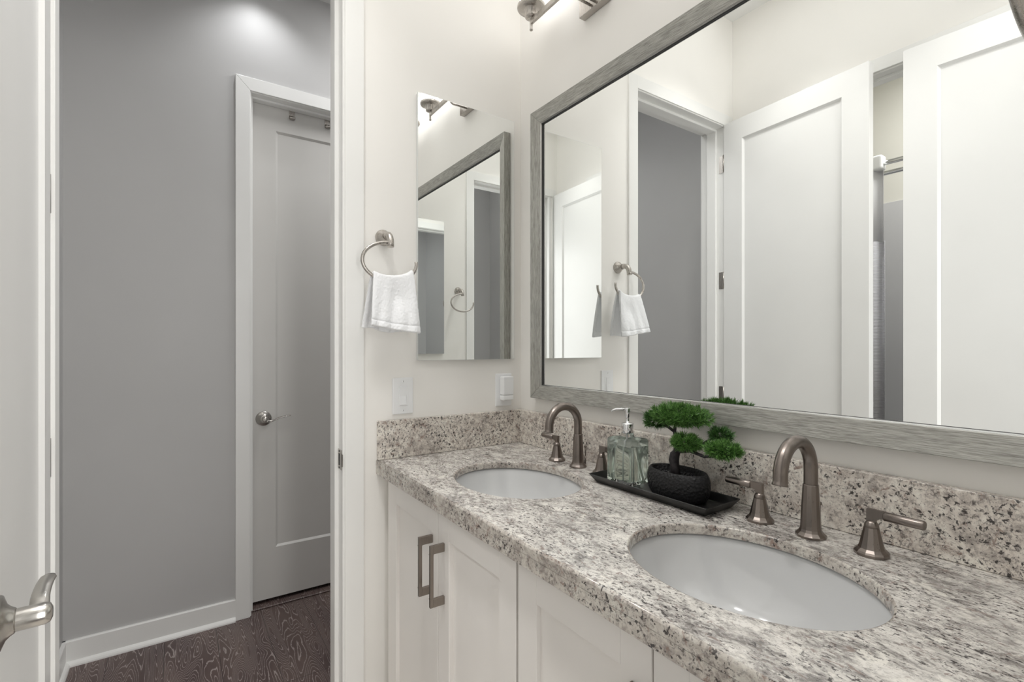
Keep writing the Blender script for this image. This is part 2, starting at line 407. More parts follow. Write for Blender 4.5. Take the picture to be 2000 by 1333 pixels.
# shower room shell
b = MB(); b.box(-0.45, 2.0, -2.82, -2.72, 0, ZC); struct('wall_shower_back', b, 'shower_wall')
b = MB(); b.box(-0.45, -0.35, -2.72, YH-0.10, 0, ZC); struct('wall_shower_left', b, 'shower_wall')
b = MB(); b.box(1.9, 2.0, -2.72, YH-0.10, 0, ZC); struct('wall_shower_right', b, 'shower_wall')

# ------------------------------------------------------------------ doorways: jambs, stops, casings
def doorway(k, idx):
    b = MB(); S = lambda *a: b.box(*sorted((mx(a[0], k), mx(a[1], k))), *a[2:], bev=0.0012)
    xa, xb = -WT-0.006, 0.004
    S(xa, xb, YJ1, YJ1+0.018, 0, ZH+0.018); S(xa, xb, YJ0-0.018, YJ0, 0, ZH+0.018); S(xa, xb, YJ0, YJ1, ZH, ZH+0.018)   # jamb boards
    S(-0.095, -0.042, YJ1-0.012, YJ1+0.002, 0, ZH); S(-0.095, -0.042, YJ0-0.002, YJ0+0.012, 0, ZH); S(-0.095, -0.042, YJ0+0.012, YJ1-0.012, ZH-0.012, ZH+0.002)  # stops
    o = struct('trim_%d' % idx, b, 'trim', origin=(mx(-WT/2, k), (YJ0+YJ1)/2, 0))
    for (x0, x1, j) in ((-0.002, 0.010, 1), (-WT-0.015, -WT+0.002, 2)):
        b = MB(); S = lambda *a: b.box(*sorted((mx(a[0], k), mx(a[1], k))), *a[2:], bev=0.0004)
        w_ = 0.058
        S(x0, x1, YJ1+0.006, YJ1+0.006+w_, 0, ZH+0.006+w_)
        lo = YJ0-0.006-w_
        S(x0, x1, max(lo, YF+0.001) if j == 1 else max(lo, YH+0.001), YJ0-0.006 if j == 2 else YJ0-0.030, 0, ZH+0.006+w_)
        S(x0, x1, YJ0-0.030, YJ1+0.006, ZH+0.006, ZH+0.006+w_)
        struct('trim_%d' % (idx+j), b, 'trim', origin=(mx(0, k), (YJ0+YJ1)/2, 0))
    return o
trim0 = doorway(0, 1); doorway(1, 4)
# strike plate on the jamb beside the vanity
b = MB(); b.box(-0.040, -0.004, YJ1-0.0025, YJ1, 0.895, 0.958, bev=0.001)
b.box(-0.030, -0.020, YJ1-0.0034, YJ1-0.0022, 0.908, 0.945, mat=1)
for z in (0.901, 0.952): b.lathe([(0.003, YJ1-0.0036), (0.003, YJ1-0.002)], (-0.025, 0, z), 'y', 12, mat=1)
b.prism([(-0.005, YJ1-0.0024), (0.003, YJ1-0.0040), (0.0085, YJ1-0.0015), (0.0080, YJ1-0.0002), (0.003, YJ1-0.0022), (-0.005, YJ1-0.0005)], 'z', 0.908, 0.946)
o = b.build('strike_plate', ['nickel', 'slot'], trim0)
# hinges on the far jamb of the left doorway
for z in (2.26, 1.635, 1.02, 0.30):
    b = MB(); b.lathe([(0.0055, z-0.045), (0.0055, z+0.045)], (0.0035, YJ0+0.0065, 0), 'z', 16)
    b.box(-0.028, -0.002, YJ0, YJ0+0.002, z-0.045, z+0.045); b.build('hinge', 'nickel', trim0)

# shower room opening trim
b = MB()
b.box(SX0, SX0+0.018, YF-0.114, YF+0.004, 0, ZH, bev=0.001); b.box(SX1-0.018, SX1, YF-0.114, YF+0.004, 0, ZH, bev=0.001); b.box(SX0, SX1, YF-0.114, YF+0.004, ZH, ZH+0.018, bev=0.001)
b.box(SX0+0.018, SX1-0.018, YF-0.08, YF-0.04, ZH-0.012, ZH, bev=0.001)
struct('trim_7', b, 'trim')
b = MB()
b.box(SX0-0.052, SX0+0.006, YF, YF+0.015, 0, ZH+0.064, bev=0.0015); b.box(SX1-0.006, SX1+0.052, YF, YF+0.015, 0, ZH+0.064, bev=0.0015); b.box(SX0+0.006, SX1-0.006, YF, YF+0.015, ZH+0.006, ZH+0.064, bev=0.0015)
struct('trim_8', b, 'trim')

# ------------------------------------------------------------------ door leaves
def leaf_mesh(W_, H, T=0.035, stile=0.105, top=0.105, bot=0.245, z0=0.0):
    """hinge at the origin, width along +x, faces at y=0 and y=-T"""
    b = MB(); rec = 0.009; sl = 0.010
    for s in (0, 1):
        y = 0 if s == 0 else -T; d = -rec if s == 0 else rec
        def P(x, z, dy=0): return (x, y+dy, z0+z)
        X = [0, stile, W_-stile, W_]; Z = [0, bot, H-top, H]
        def q(a, c, e, g): b.quad(P(*a), P(*c), P(*e), P(*g))
        q((0, 0), (W_, 0), (W_, Z[1]), (0, Z[1])); q((0, Z[2]), (W_, Z[2]), (W_, H), (0, H))
        q((0, Z[1]), (X[1], Z[1]), (X[1], Z[2]), (0, Z[2])); q((X[2], Z[1]), (W_, Z[1]), (W_, Z[2]), (X[2], Z[2]))
        o_ = [(X[1], Z[1]), (X[2], Z[1]), (X[2], Z[2]), (X[1], Z[2])]; i_ = [(X[1]+sl, Z[1]+sl), (X[2]-sl, Z[1]+sl), (X[2]-sl, Z[2]-sl), (X[1]+sl, Z[2]-sl)]
        for j in range(4):
            k2 = (j+1) % 4; b.quad(P(*o_[j]), P(*o_[k2]), P(*i_[k2], d), P(*i_[j], d))
        b.quad(*[P(*p, d) for p in i_])
    for (x0, z_0, x1, z_1) in ((0, 0, W_, 0), (W_, 0, W_, H), (W_, H, 0, H), (0, H, 0, 0)):
        b.quad((x0, 0, z0+z_0), (x1, 0, z0+z_1), (x1, -T, z0+z_1), (x0, -T, z0+z_0))
    bmesh.ops.remove_doubles(b.bm, verts=b.bm.verts[:], dist=1e-5)
    return b
def handle(parent, x, y, z, sgn, toward, keyhole=False):
    """lever set in the leaf's local frame; sgn: which way it sticks out along y; toward: -1/+1 lever direction along x"""
    h = bpy.data.objects.new('door_handle', None); COL.objects.link(h); h.parent = parent; h.location = (x, y, z); h.empty_display_size = 0.03
    b = MB()
    prof = [(0.036, 0.0), (0.036, 0.005), (0.034, 0.008), (0.0300, 0.0095), (0.0225, 0.0125), (0.0180, 0.0170), (0.0160, 0.0205), (0.0150, 0.0212)]
    b.lathe([(r, sgn*t) for r, t in prof], (0, 0, 0), 'y', 40)
    b.build('rosette', 'lever', h, local=True)
    b = MB()
    prof = [(0.0140, 0.0205), (0.0144, 0.0225), (0.0144, 0.042), (0.0140, 0.050), (0.0120, 0.055), (0.0070, 0.0575)]
    b.lathe([(r, sgn*t) for r, t in prof], (0, 0, 0), 'y', 32)
    if keyhole:
        b.lathe([(0.006, sgn*0.057), (0.006, sgn*0.060), (0.003, sgn*0.061)], (0, 0, 0), 'y', 20)
    pts = []; rad = []; fl = []
    for i in range(15):
        t = i/14
        px = toward*(0.004 + 0.112*t)
        pz = -0.006 - 0.010*math.sin(min(1, t*2)*PI*0.9)*(1-t) + 0.022*(t**1.3) - 0.004*max(0, t-0.8)*5
        py = sgn*(0.045 - 0.006*math.sin(t*PI))
        pts.append((px, py, pz)); rad.append(0.0115*(1-t)+0.0095*t if t < 0.93 else 0.006)
        fl.append((1.0, max(0.33, 0.8-1.6*t)))
    b.tube(pts, rad, 16, flat=fl)
    b.build('lever', 'lever', h, local=True)
    return h
# door_1: the open leaf that belongs to the left doorway
lm = leaf_mesh(0.688, 2.452, z0=0.012); d1 = struct('door_1', lm, 'door'); d1.location = (0.008, -1.3405, 0); d1.rotation_euler = (0, 0, math.radians(4.0))
handle(d1, 0.650, 0.0, 0.918, 1, -1)
b = MB(); b.box(0.6882, 0.6895, -0.030, -0.005, 0.885, 0.945, bev=0.0004); b.box(0.6895, 0.696, -0.023, -0.012, 0.908, 0.926, bev=0.002)
b.build('latch', 'nickel', d1, local=True)
# door_2: the open leaf of the right doorway, hinged at the right wall and a little less folded back
lm = leaf_mesh(0.707, 2.452, z0=0.012); lm.xform(Matrix.Scale(-1, 4, (1, 0, 0))); d2 = struct('door_2', lm, 'door')
d2.location = (1.505, -1.376, 0); d2.rotation_euler = (0, 0, math.radians(-3.8))
handle(d2, -0.645, 0.0, 0.918, 1, 1)
# door_3: closed door across the hall
d3 = struct('door_3', leaf_mesh(0.80, 2.452, z0=0.026, stile=0.112, top=0.118, bot=0.250), 'grey_door')
d3.location = (-XH-0.072-0.035, -0.798, 0); d3.rotation_euler = (0, 0, PI/2)
handle(d3, 0.057, -0.035, 0.924, -1, 1, True)

# its jamb, casing and threshold
b = MB(); yj, yk, zh = -0.803, 0.005, 2.487
xa, xb = -XH-0.16, -XH+0.004
b.box(xa, xb, yj-0.018, yj, 0, zh+0.018, bev=0.001); b.box(xa, xb, yk, yk+0.018, 0, zh+0.018, bev=0.001); b.box(xa, xb, yj, yk, zh, zh+0.018, bev=0.001)
b.box(-XH-0.070, -XH-0.032, yj, yj+0.010, 0, zh, bev=0.001); b.box(-XH-0.070, -XH-0.032, yj+0.010, yk, zh-0.010, zh, bev=0.001)
struct('trim_9', b, 'trim')
b = MB(); w_ = 0.061; x0, x1 = -XH, -XH+0.015
yi, yo = yj-0.006, yj-0.006-w_; zi = zh+0.004; zo = zi+w_; yR, yRo = yk+0.006, yk+0.006+w_
def rail(poly):   # flat board with mitred ends, front face slightly eased
    b.prism(poly, 'x', x0, x1)
rail([(yo, 0), (yi, 0), (yi, zi), (yo, zo)]); rail([(yo+0.0006, zo), (yi+0.0006, zi), (yR-0.0006, zi), (yRo-0.0006, zo)]); rail([(yR, 0), (yRo, 0), (yRo, zo), (yR, zi)])
o = struct('trim_10', b, 'trim'); bevel_mod(o, 0.0015)
b = MB(); b.box(-XH-0.16, -XH-0.03, yj, yk, 0, 0.008, bev=0.003); struct('trim_11', b, 'floor')
b = MB(); b.box(-XH-0.35, -XH-0.16, yj-0.1, yk+0.1, 0, 2.6); struct('wall_closet_back', b, 'hall_wall')
# two over-door hooks on the hall door
for i, (y, lab) in enumerate(((-0.611, 'grey metal over-door hook nearer the lever side on the hall door'), (-0.437, 'grey metal over-door hook partly hidden behind the white doorway jamb'))):
    t = thing('over_door_hook', lab, 'hook', (-XH-0.072, y, 2.43))
    x = -XH-0.072
    b = MB(); b.box(x, x+0.0025, y-0.014, y+0.014, 2.436, 2.480, bev=0.0006); b.box(x-0.036, x+0.0025, y-0.014, y+0.014, 2.4795, 2.4815)
    b.build('strap', 'nickel', t)
    b = MB(); b.tube([(x+0.002, y, 2.452), (x+0.003, y, 2.440), (x+0.010, y, 2.432), (x+0.018, y, 2.434), (x+0.021, y, 2.442)], 0.005, 12, flat=(2.6, 0.5)); b.build('prong', 'nickel', t)

# ------------------------------------------------------------------ baseboards with shoe moulding
def base_run(name, p0, p1, nrm, h=0.100):
    """board from p0 to p1 along a wall; nrm points into the room"""
    b = MB(); p0, p1, n = Vector((*p0, 0)), Vector((*p1, 0)), Vector((*nrm, 0))
    prof = [(0, 0), (0.026, 0), (0.0255, 0.006), (0.022, 0.013), (0.0165, 0.018), (0.012, 0.0195), (0.012, h-0.004), (0.009, h), (0, h)]
    A = [b.bm.verts.new(p0 + n*d + Vector((0, 0, z))) for d, z in prof]; B = [b.bm.verts.new(p1 + n*d + Vector((0, 0, z))) for d, z in prof]
    for i in range(len(prof)): b.bm.faces.new((A[i], A[(i+1) % len(prof)], B[(i+1) % len(prof)], B[i]))
    b.bm.faces.new(A); b.bm.faces.new(B)
    return struct(name, b, 'trim')
base_run('baseboard_hall_end', (-XH, YH), (-XH, -0.870), (1, 0))
base_run('baseboard_hall_side', (-XH+0.0, YH), (-WT-0.015, YH), (0, 1))
base_run('baseboard_far_hall_end', (L+XH, YH), (L+XH, 1.7), (-1, 0))
base_run('baseboard_far_hall_side', (L+WT+0.015, YH), (L+XH, YH), (0, 1))
base_run('baseboard_front', (0.0, YF), (SX0-0.053, YF), (0, 1))
base_run('baseboard_left', (0.0, YJ1+0.066), (0.0, -0.552), (1, 0))

# ------------------------------------------------------------------ recessed light over the hall door
t = thing('recessed_downlight', 'round white recessed downlight in the hall ceiling beside the grey wall', 'ceiling light', (-0.90, -0.78, ZC))
b = MB(); b.lathe([(0.075, ZC-0.001), (0.075, ZC-0.006), (0.055, ZC-0.008), (0.052, ZC-0.001)], (-0.90, -0.78, 0), 'z', 40); b.build('trim_ring', 'trim', t)
b = MB(); b.lathe([(0.052, ZC-0.002), (0.0, ZC-0.002)], (-0.90, -0.78, 0), 'z', 40, cap=False); b.build('lens', 'lens', t)

# ------------------------------------------------------------------ vanity cabinets
ZT = 0.916
def pull(parent, x, y, z0, z1):
    """bar pull: square bar standing off on two flat feet"""
    b = MB(); d = 0.030; wb = 0.0085
    b.box(x-wb/2, x+wb/2, y-d-0.009, y-d, z0, z1, bev=0.0012, seg=2)
    for z in (z0, z1-0.021): b.box(x-wb/2, x+wb/2, y-d, y, z, z+0.021, bev=0.001)
    for z in (z0+0.0215, z1-0.0215): b.box(x-wb/2-0.0004, x+wb/2+0.0004, y-d-0.0094, y-d+0.0005, z-0.0006, z+0.0006)
    return b.build('handle', 'pull', parent, origin=(x, y, (z0+z1)/2))
def cab_door(parent, x0, x1, z0, z1, y=-0.547, T=0.020, st=0.060):
    b = MB(); rec = 0.0105
    X = [x0, x0+st, x1-st, x1]; Z = [z0, z0+st, z1-st, z1]
    b.box(X[0], X[1], y, y+T, z0, z1, bev=0.0012); b.box(X[2], X[3], y, y+T, z0, z1, bev=0.0012)
    b.box(X[1]-0.0005, X[2]+0.0005, y, y+T, z0, Z[1], bev=0.0006); b.box(X[1]-0.0005, X[2]+0.0005, y, y+T, Z[2], z1, bev=0.0006)
    b.box(X[1]-0.002, X[2]+0.002, y+rec, y+T-0.002, Z[1]-0.002, Z[2]+0.002)
    return b.build('door', 'cabinet', parent, origin=((x0+x1)/2, y+T/2, (z0+z1)/2))
def cabinet(x0, x1, xd0, xm, xd1, label, filler=None):
    t = thing('vanity_cabinet', label, 'cabinet', ((x0+x1)/2, -0.27, 0), 'white vanity cabinets under the granite top')
    b = MB(); b.box(x0, x0+0.018, -0.526, -0.012, 0.10, 0.866); b.box(x1-0.018, x1, -0.526, -0.012, 0.10, 0.866); b.box(x0+0.018, x1-0.018, -0.526, -0.012, 0.10, 0.118); b.box(x0+0.018, x1-0.018, -0.030, -0.012, 0.118, 0.866); b.box(x0+0.018, x1-0.018, -0.526, -0.508, 0.80, 0.866); b.box(x0+0.02, x1-0.02, -0.46, -0.012, 0.0, 0.10)
    b.build('body', 'cabinet', t)
    if filler: b = MB(); b.box(filler[0], filler[1], -0.540, -0.526, 0.10, 0.862, bev=0.001); b.build('filler_strip', 'cabinet', t)
    for (a, c, px) in ((xd0, xm-0.0015, xm-0.052), (xm+0.0015, xd1, xm+0.014)):
        pass
    d = cab_door(t, xd0, xm-0.0012, 0.115, 0.860); pull(d, xm-0.034, -0.547, 0.638, 0.790)
    d = cab_door(t, xm+0.0012, xd1, 0.115, 0.860); pull(d, xm+0.034, -0.547, 0.638, 0.790)
    return t
cabinet(0.004, 0.7620, 0.061, 0.412, 0.7600, 'white shaker vanity cabinet with two dark pulls beside the white end wall', (0.034, 0.0585))
cabinet(0.7650, L-0.004, 0.7680, 1.098, 1.450, 'white shaker vanity cabinet nearest the camera, only the top of one pull showing', (1.4525, 1.493))

# ------------------------------------------------------------------ granite worktop with two oval holes
SKX = (0.4335, 1.0955); SKY = -0.319; SA, SB = 0.202, 0.160
def worktop():
    b = MB(); bm = b.bm; TH = 0.020; z1 = ZT; z0 = ZT-TH
    X0, X1, Y0, Y1 = 0.001, L-0.001, -0.568, -0.001
    def rect(ins, z):
        # more points along the front edge keep the triangles even
        pts = [(X0, Y0+ins), (X1, Y0+ins), (X1, Y1), (X0, Y1)]
        return [bm.verts.new((x, y, z)) for x, y in pts]
    def ell(cx, g, z, n=96): return [bm.verts.new((cx+(SA+g)*math.cos(2*PI*k/n), SKY+(SB+g)*math.sin(2*PI*k/n), z)) for k in range(n)]
    def edges(loop): return [bm.edges.new((loop[i], loop[(i+1) % len(loop)])) for i in range(len(loop))]
    def strip(A, B, mat=0, smooth=True):
        for i in range(len(A)):
            j = (i+1) % len(A); f = bm.faces.new((A[i], A[j], B[j], B[i])); f.material_index = mat; f.smooth = smooth
    R0 = rect(0.005, z1)
    E = [ell(cx, 0.004, z1) for cx in SKX]
    es = edges(R0)
    for l in E: es += edges(l)
    bmesh.ops.triangle_fill(bm, use_beauty=True, use_dissolve=False, edges=es)
    R1 = rect(0.0018, z1-0.0015); R2 = rect(0.0, z1-0.005); R3 = rect(0.0, z0)
    strip(R0, R1, 1); strip(R1, R2, 1); strip(R2, R3, 1, False)
    for cx, l in zip(SKX, E):
        a_ = ell(cx, 0.0014, z1-0.001); c_ = ell(cx, 0.0, z1-0.004); d_ = ell(cx, 0.0, z0)
        strip(l, a_, 1); strip(a_, c_, 1); strip(c_, d_, 1)
    # underside rim around the slab and the built-up front edge
    b.box(X0, X1, Y0+0.0001, Y0+0.032, 0.8695, z0, mat=1, bev=0.0015)
    return b
o = worktop().build('worktop', ['granite_top', 'granite_edge'], origin=(L/2, -0.284, 0.87))
tag(o, 'long grey and white granite vanity worktop with two oval cut-outs', 'worktop')
b = MB(); b.box(0.0205, L-0.001, -0.020, -0.0005, ZT+0.0003, 1.040, bev=0.0015); o2 = b.build('backsplash', 'granite_face', origin=(L/2, -0.01, ZT)); tag(o2, 'long speckled granite backsplash strip standing under the framed mirror', 'backsplash')
b = MB(); b.box(0.0005, 0.020, -0.566, -0.0005, ZT+0.0003, 1.040, bev=0.0015); o3 = b.build('side_splash', 'granite_face', origin=(0.01, -0.28, ZT)); tag(o3, 'short granite side splash standing against the end wall under the light switch', 'backsplash')

# ------------------------------------------------------------------ undermount basins
def basin(cx, lab):
    t = thing('sink_basin', lab, 'sink', (cx, SKY, ZT-0.17), 'oval undermount basins')
    b = MB(); n = 72; g = 0.006; rings = []
    prof = [(1.06, 0.0), (1.0, 0.0), (0.985, -0.008), (0.965, -0.022), (0.93, -0.045), (0.86, -0.078), (0.76, -0.105), (0.62, -0.125), (0.45, -0.137), (0.27, -0.144), (0.105, -0.149)]
    for s_, dz in prof:
        rings.append([b.bm.verts.new((cx+(SA+g)*s_*math.cos(2*PI*k/n), SKY+(SB+g)*s_*math.sin(2*PI*k/n) + 0.02*(1-s_), ZT-0.0204+dz)) for k in range(n)])
    # outer skin
    for s_, dz in [(0.20, -0.160), (0.62, -0.140), (0.90, -0.09), (1.02, -0.03), (1.07, -0.008)]:
        rings.append([b.bm.verts.new((cx+(SA+g)*s_*math.cos(2*PI*k/n), SKY+(SB+g)*s_*math.sin(2*PI*k/n) + 0.02*(1-min(1, s_)), ZT-0.0204+dz)) for k in range(n)])
    rings.append(rings[0])
    for i in range(len(rings)-1):
        for k in range(n):
            f = b.bm.faces.new((rings[i][k], rings[i][(k+1) % n], rings[i+1][(k+1) % n], rings[i+1][k])); f.smooth = True
    b.build('bowl', 'porcelain', t)
    b = MB(); z = ZT-0.0204-0.150; b.lathe([(0.0, z+0.004), (0.012, z+0.004), (0.0135, z+0.001), (0.019, z+0.002), (0.0215, z)], (cx, SKY+0.018, 0), 'z', 32, cap=False)
    b.build('drain', 'faucet', t)
basin(SKX[0], 'white oval basin sunk in the worktop beside the end wall')
basin(SKX[1], 'white oval basin sunk in the worktop nearest the camera')

# ------------------------------------------------------------------ widespread faucets
def faucet(cx, lab):
    y = -0.095; z = ZT
    t = thing('faucet', lab, 'faucet', (cx, y, z), 'widespread brushed faucets')
    b = MB()
    b.lathe([(0.026, z+0.0003), (0.0265, z+0.0045), (0.0245, z+0.0065), (0.0205, z+0.010), (0.0183, z+0.015), (0.0175, z+0.022), (0.0140, z+0.092), (0.0136, z+0.0985), (0.0128, z+0.0992)], (cx, y, 0), 'z', 12, smooth=False)
    pts = []; rad = []
    R_ = 0.0555; zc = z+0.130
    for i in range(4): pts.append((cx, y, z+0.094+0.009*i*1.0)); rad.append(0.0122)
    for i in range(0, 25):
        a = PI*i/24*1.03
        pts.append((cx, y-R_+R_*math.cos(a), zc+R_*math.sin(a)*1.02)); rad.append(0.0122+0.0002*i/24)
    e = pts[-1]
    for dz_, r_ in ((-0.003, 0.0124), (-0.006, 0.0126), (-0.008, 0.0136), (-0.0105, 0.0138)): pts.append((cx, e[1]+dz_*0.15, e[2]+dz_)); rad.append(r_)
    b.tube(pts, rad, 20); b.build('spout', 'faucet', t)
    b = MB(); b.tube([(cx+0.004, y+0.026, z+0.03), (cx+0.004, y+0.026, z+0.056)], 0.0022, 10); b.lathe([(0.0, z+0.063), (0.0035, z+0.062), (0.0045, z+0.058), (0.0025, z+0.055)], (cx+0.004, y+0.026, 0), 'z', 16)
    b.tube([(cx+0.004, y+0.0255, z+0.0003), (cx+0.004, y+0.0255, z+0.031)], 0.0028, 10); b.build('drain_lift_rod', 'faucet', t)
    for s in (-1, 1):
        hx = cx+s*0.100
        h = bpy.data.objects.new('handle', None); COL.objects.link(h); h.parent = t; h.location = (hx-cx, 0, 0); h.empty_display_size = 0.02
        b = MB()
        b.lathe([(0.0262, z+0.0003), (0.0268, z+0.005), (0.0245, z+0.008), (0.0200, z+0.012), (0.0180, z+0.018), (0.0118, z+0.046), (0.0114, z+0.0475)], (hx, y, 0), 'z', 12, smooth=False)
        b.build('base', 'faucet', h)
        b = MB()
        b.lathe([(0.0112, z+0.0476), (0.0108, z+0.052), (0.0085, z+0.0565), (0.0060, z+0.059)], (hx, y, 0), 'z', 24)
        b.prism([(hx-s*0.0065, z+0.052), (hx+s*0.0055, z+0.052), (hx+s*0.008, z+0.064), (hx+s*0.019, z+0.0665), (hx+s*0.019, z+0.079), (hx-s*0.0065, z+0.079)], 'y', y-0.0045, y+0.0045)
        b.lathe([(0.0062, hx+s*0.018), (0.0078, hx+s*0.0195), (0.0078, hx+s*0.073), (0.0068, hx+s*0.075)], (0, y, z+0.0715), 'x', 24)
        b.build('lever', 'faucet', h)
    return t
faucet(SKX[0]+0.003, 'brushed gooseneck faucet with two lever handles at the basin beside the end wall')
faucet(SKX[1]+0.003, 'brushed gooseneck faucet with two lever handles at the basin nearest the camera')

# ------------------------------------------------------------------ tray, soap dispenser, bonsai
TX0, TX1, TY0, TY1 = 0.577, 0.934, -0.184, -0.056
b = MB(); z0 = ZT+0.0005
def rrect(x0, x1, y0, y1, r, z, n=4):
    out = []
    for (cx, cy_, a0) in ((x1-r, y1-r, 0), (x0+r, y1-r, 90), (x0+r, y0+r, 180), (x1-r, y0+r, 270)):
        for i in range(n+1):
            a = math.radians(a0+90*i/n); out.append((cx+r*math.cos(a), cy_+r*math.sin(a), z))
    return out
loops = []
for ins, z, r in ((0.017, z0, 0.003), (0.014, z0+0.0015, 0.003), (0.0, z0+0.0215, 0.003), (0.0012, z0+0.0225, 0.003), (0.003, z0+0.0215, 0.003), (0.016, z0+0.006, 0.003), (0.020, z0+0.0045, 0.002)):
    loops.append([b.bm.verts.new(p) for p in rrect(TX0+ins, TX1-ins, TY0+ins, TY1-ins, r, z)])
for A, B in zip(loops, loops[1:]):
    for i in range(len(A)): b.bm.faces.new((A[i], A[(i+1) % len(A)], B[(i+1) % len(B)], B[i]))
b.bm.faces.new(loops[0]); b.bm.faces.new(loops[-1])
o = b.build('tray', 'black_tray', origin=((TX0+TX1)/2, (TY0+TY1)/2, ZT)); tag(o, 'long shallow black tray between the two faucets on the granite', 'tray')
ZTR = z0+0.0050

bx, by = 0.650, -0.112
t = thing('soap_dispenser', 'square clear glass pump bottle of pale green soap on the black tray', 'soap dispenser', (bx, by, ZTR))
def block(b, hx, hy, zs, r=0.005, n=3):
    """zs: list of (z, inset) loops"""
    lp = []
    for z, ins in zs: lp.append([b.bm.verts.new(p) for p in rrect(bx-hx+ins, bx+hx-ins, by-hy+ins, by+hy-ins, max(0.001, r+ins*0.2), z, n)])
    for A, B in zip(lp, lp[1:]):
        for i in range(len(A)): f = b.bm.faces.new((A[i], A[(i+1) % len(A)], B[(i+1) % len(B)], B[i])); f.smooth = True
    b.bm.faces.new(lp[0]); b.bm.faces.new(lp[-1])
    return lp
zb = ZTR+0.0002; zt = 1.040
b = MB(); block(b, 0.0425, 0.0350, [(zb, 0.004), (zb+0.003, 0.0), (zt-0.006, 0.0), (zt-0.002, 0.0025), (zt, 0.008), (zt+0.001, 0.020), (zt+0.003, 0.0235), (zt+0.010, 0.024)])
b.build('bottle', 'glass', t)
b = MB(); block(b, 0.0385, 0.031, [(zb+0.010, 0.004), (zb+0.014, 0.0), (zt-0.020, 0.0)], r=0.006); b.build('soap', 'soap', t)
b = MB(); zc = zt+0.0105
b.lathe([(0.0150, zc), (0.0155, zc+0.001), (0.0155, zc+0.024), (0.0147, zc+0.026), (0.0045, zc+0.0262), (0.0045, zc+0.042), (0.0064, zc+0.044), (0.0072, zc+0.066), (0.0068, zc+0.067)], (bx, by, 0), 'z', 32)
nd = Vector((-0.70, -0.55, 0)).normalized(); c = Vector((bx, by, zc+0.062))
b.tube([c+nd*0.004, c+nd*0.016+Vector((0, 0, 0.001)), c+nd*0.030, c+nd*0.038-Vector((0, 0, 0.003)), c+nd*0.042-Vector((0, 0, 0.006))], [0.0030, 0.0030, 0.0027, 0.0024, 0.0022], 12); b.build('pump', 'chrome', t)
b = MB(); b.tube([(bx, by, zb+0.012), (bx, by, zt+0.008)], 0.0022, 10); b.build('dip_tube', 'plastic', t)

px, py = 0.808, -0.112
t = thing('potted_bonsai', 'small artificial pine bonsai in an oval hammered black pot on the tray', 'potted plant', (px, py, ZTR))
b = MB(); z = ZTR+0.0002
prof = [(0.0, 0.0), (0.80, 0.0), (0.88, 0.004), (0.95, 0.014), (1.0, 0.032), (0.995, 0.046), (0.955, 0.058), (0.90, 0.0645), (0.865, 0.065), (0.84, 0.062), (0.83, 0.050), (0.80, 0.047)]
b.lathe([(r*1.0, z+h) for r, h in prof[1:]], (px, py, 0), 'z', 56, sx=0.082, sy=0.050)
b.build('pot', 'pot', t)
b = MB(smooth=True)
for i in range(260):
    a = random.random()*2*PI; r = math.sqrt(random.random())*0.80
    c = (px+r*0.082*math.cos(a), py+r*0.050*math.sin(a), z+0.048+random.random()*0.003)
    rr_ = random.uniform(0.0018, 0.0036)
    bmesh.ops.create_icosphere(b.bm, subdivisions=1, radius=rr_, matrix=Matrix.Translation(c) @ Matrix.Rotation(random.random()*3, 4, 'Z') @ Matrix.Diagonal((1, 0.8, 0.6, 1)))
b.lathe([(0.0, z+0.0475), (0.815, z+0.0475)], (px, py, 0), 'z', 40, sx=0.082, sy=0.050, cap=False)
o = b.build('gravel', 'soil', t); o['kind'] = 'stuff'
b = MB()
T0 = Vector((0.803, -0.112, z+0.045))
def br(pts, rads): b.tube([Vector(p) for p in pts], rads, 12)
br([T0, (0.801, -0.113, 0.992), (0.797, -0.112, 1.006), (0.799, -0.111, 1.020), (0.806, -0.110, 1.030)], [0.0125, 0.0105, 0.0120, 0.0115, 0.0075])
br([(0.802, -0.110, 1.024), (0.798, -0.105, 1.050), (0.790, -0.100, 1.075), (0.792, -0.098, 1.100)], [0.0065, 0.005, 0.004, 0.003])
br([(0.806, -0.110, 1.030), (0.840, -0.110, 1.036), (0.880, -0.112, 1.030), (0.930, -0.116, 1.040)], [0.006, 0.0042, 0.0035, 0.002])
br([(0.800, -0.108, 1.028), (0.815, -0.112, 1.043), (0.825, -0.114, 1.052)], [0.005, 0.0035, 0.002])
br([(0.845, -0.108, 1.035), (0.870, -0.090, 1.060), (0.890, -0.080, 1.072)], [0.004, 0.003, 0.002])
br([(0.792, -0.100, 1.072), (0.765, -0.102, 1.085), (0.735, -0.100, 1.092)], [0.004, 0.003, 0.002])
b.build('trunk', 'bark', t)
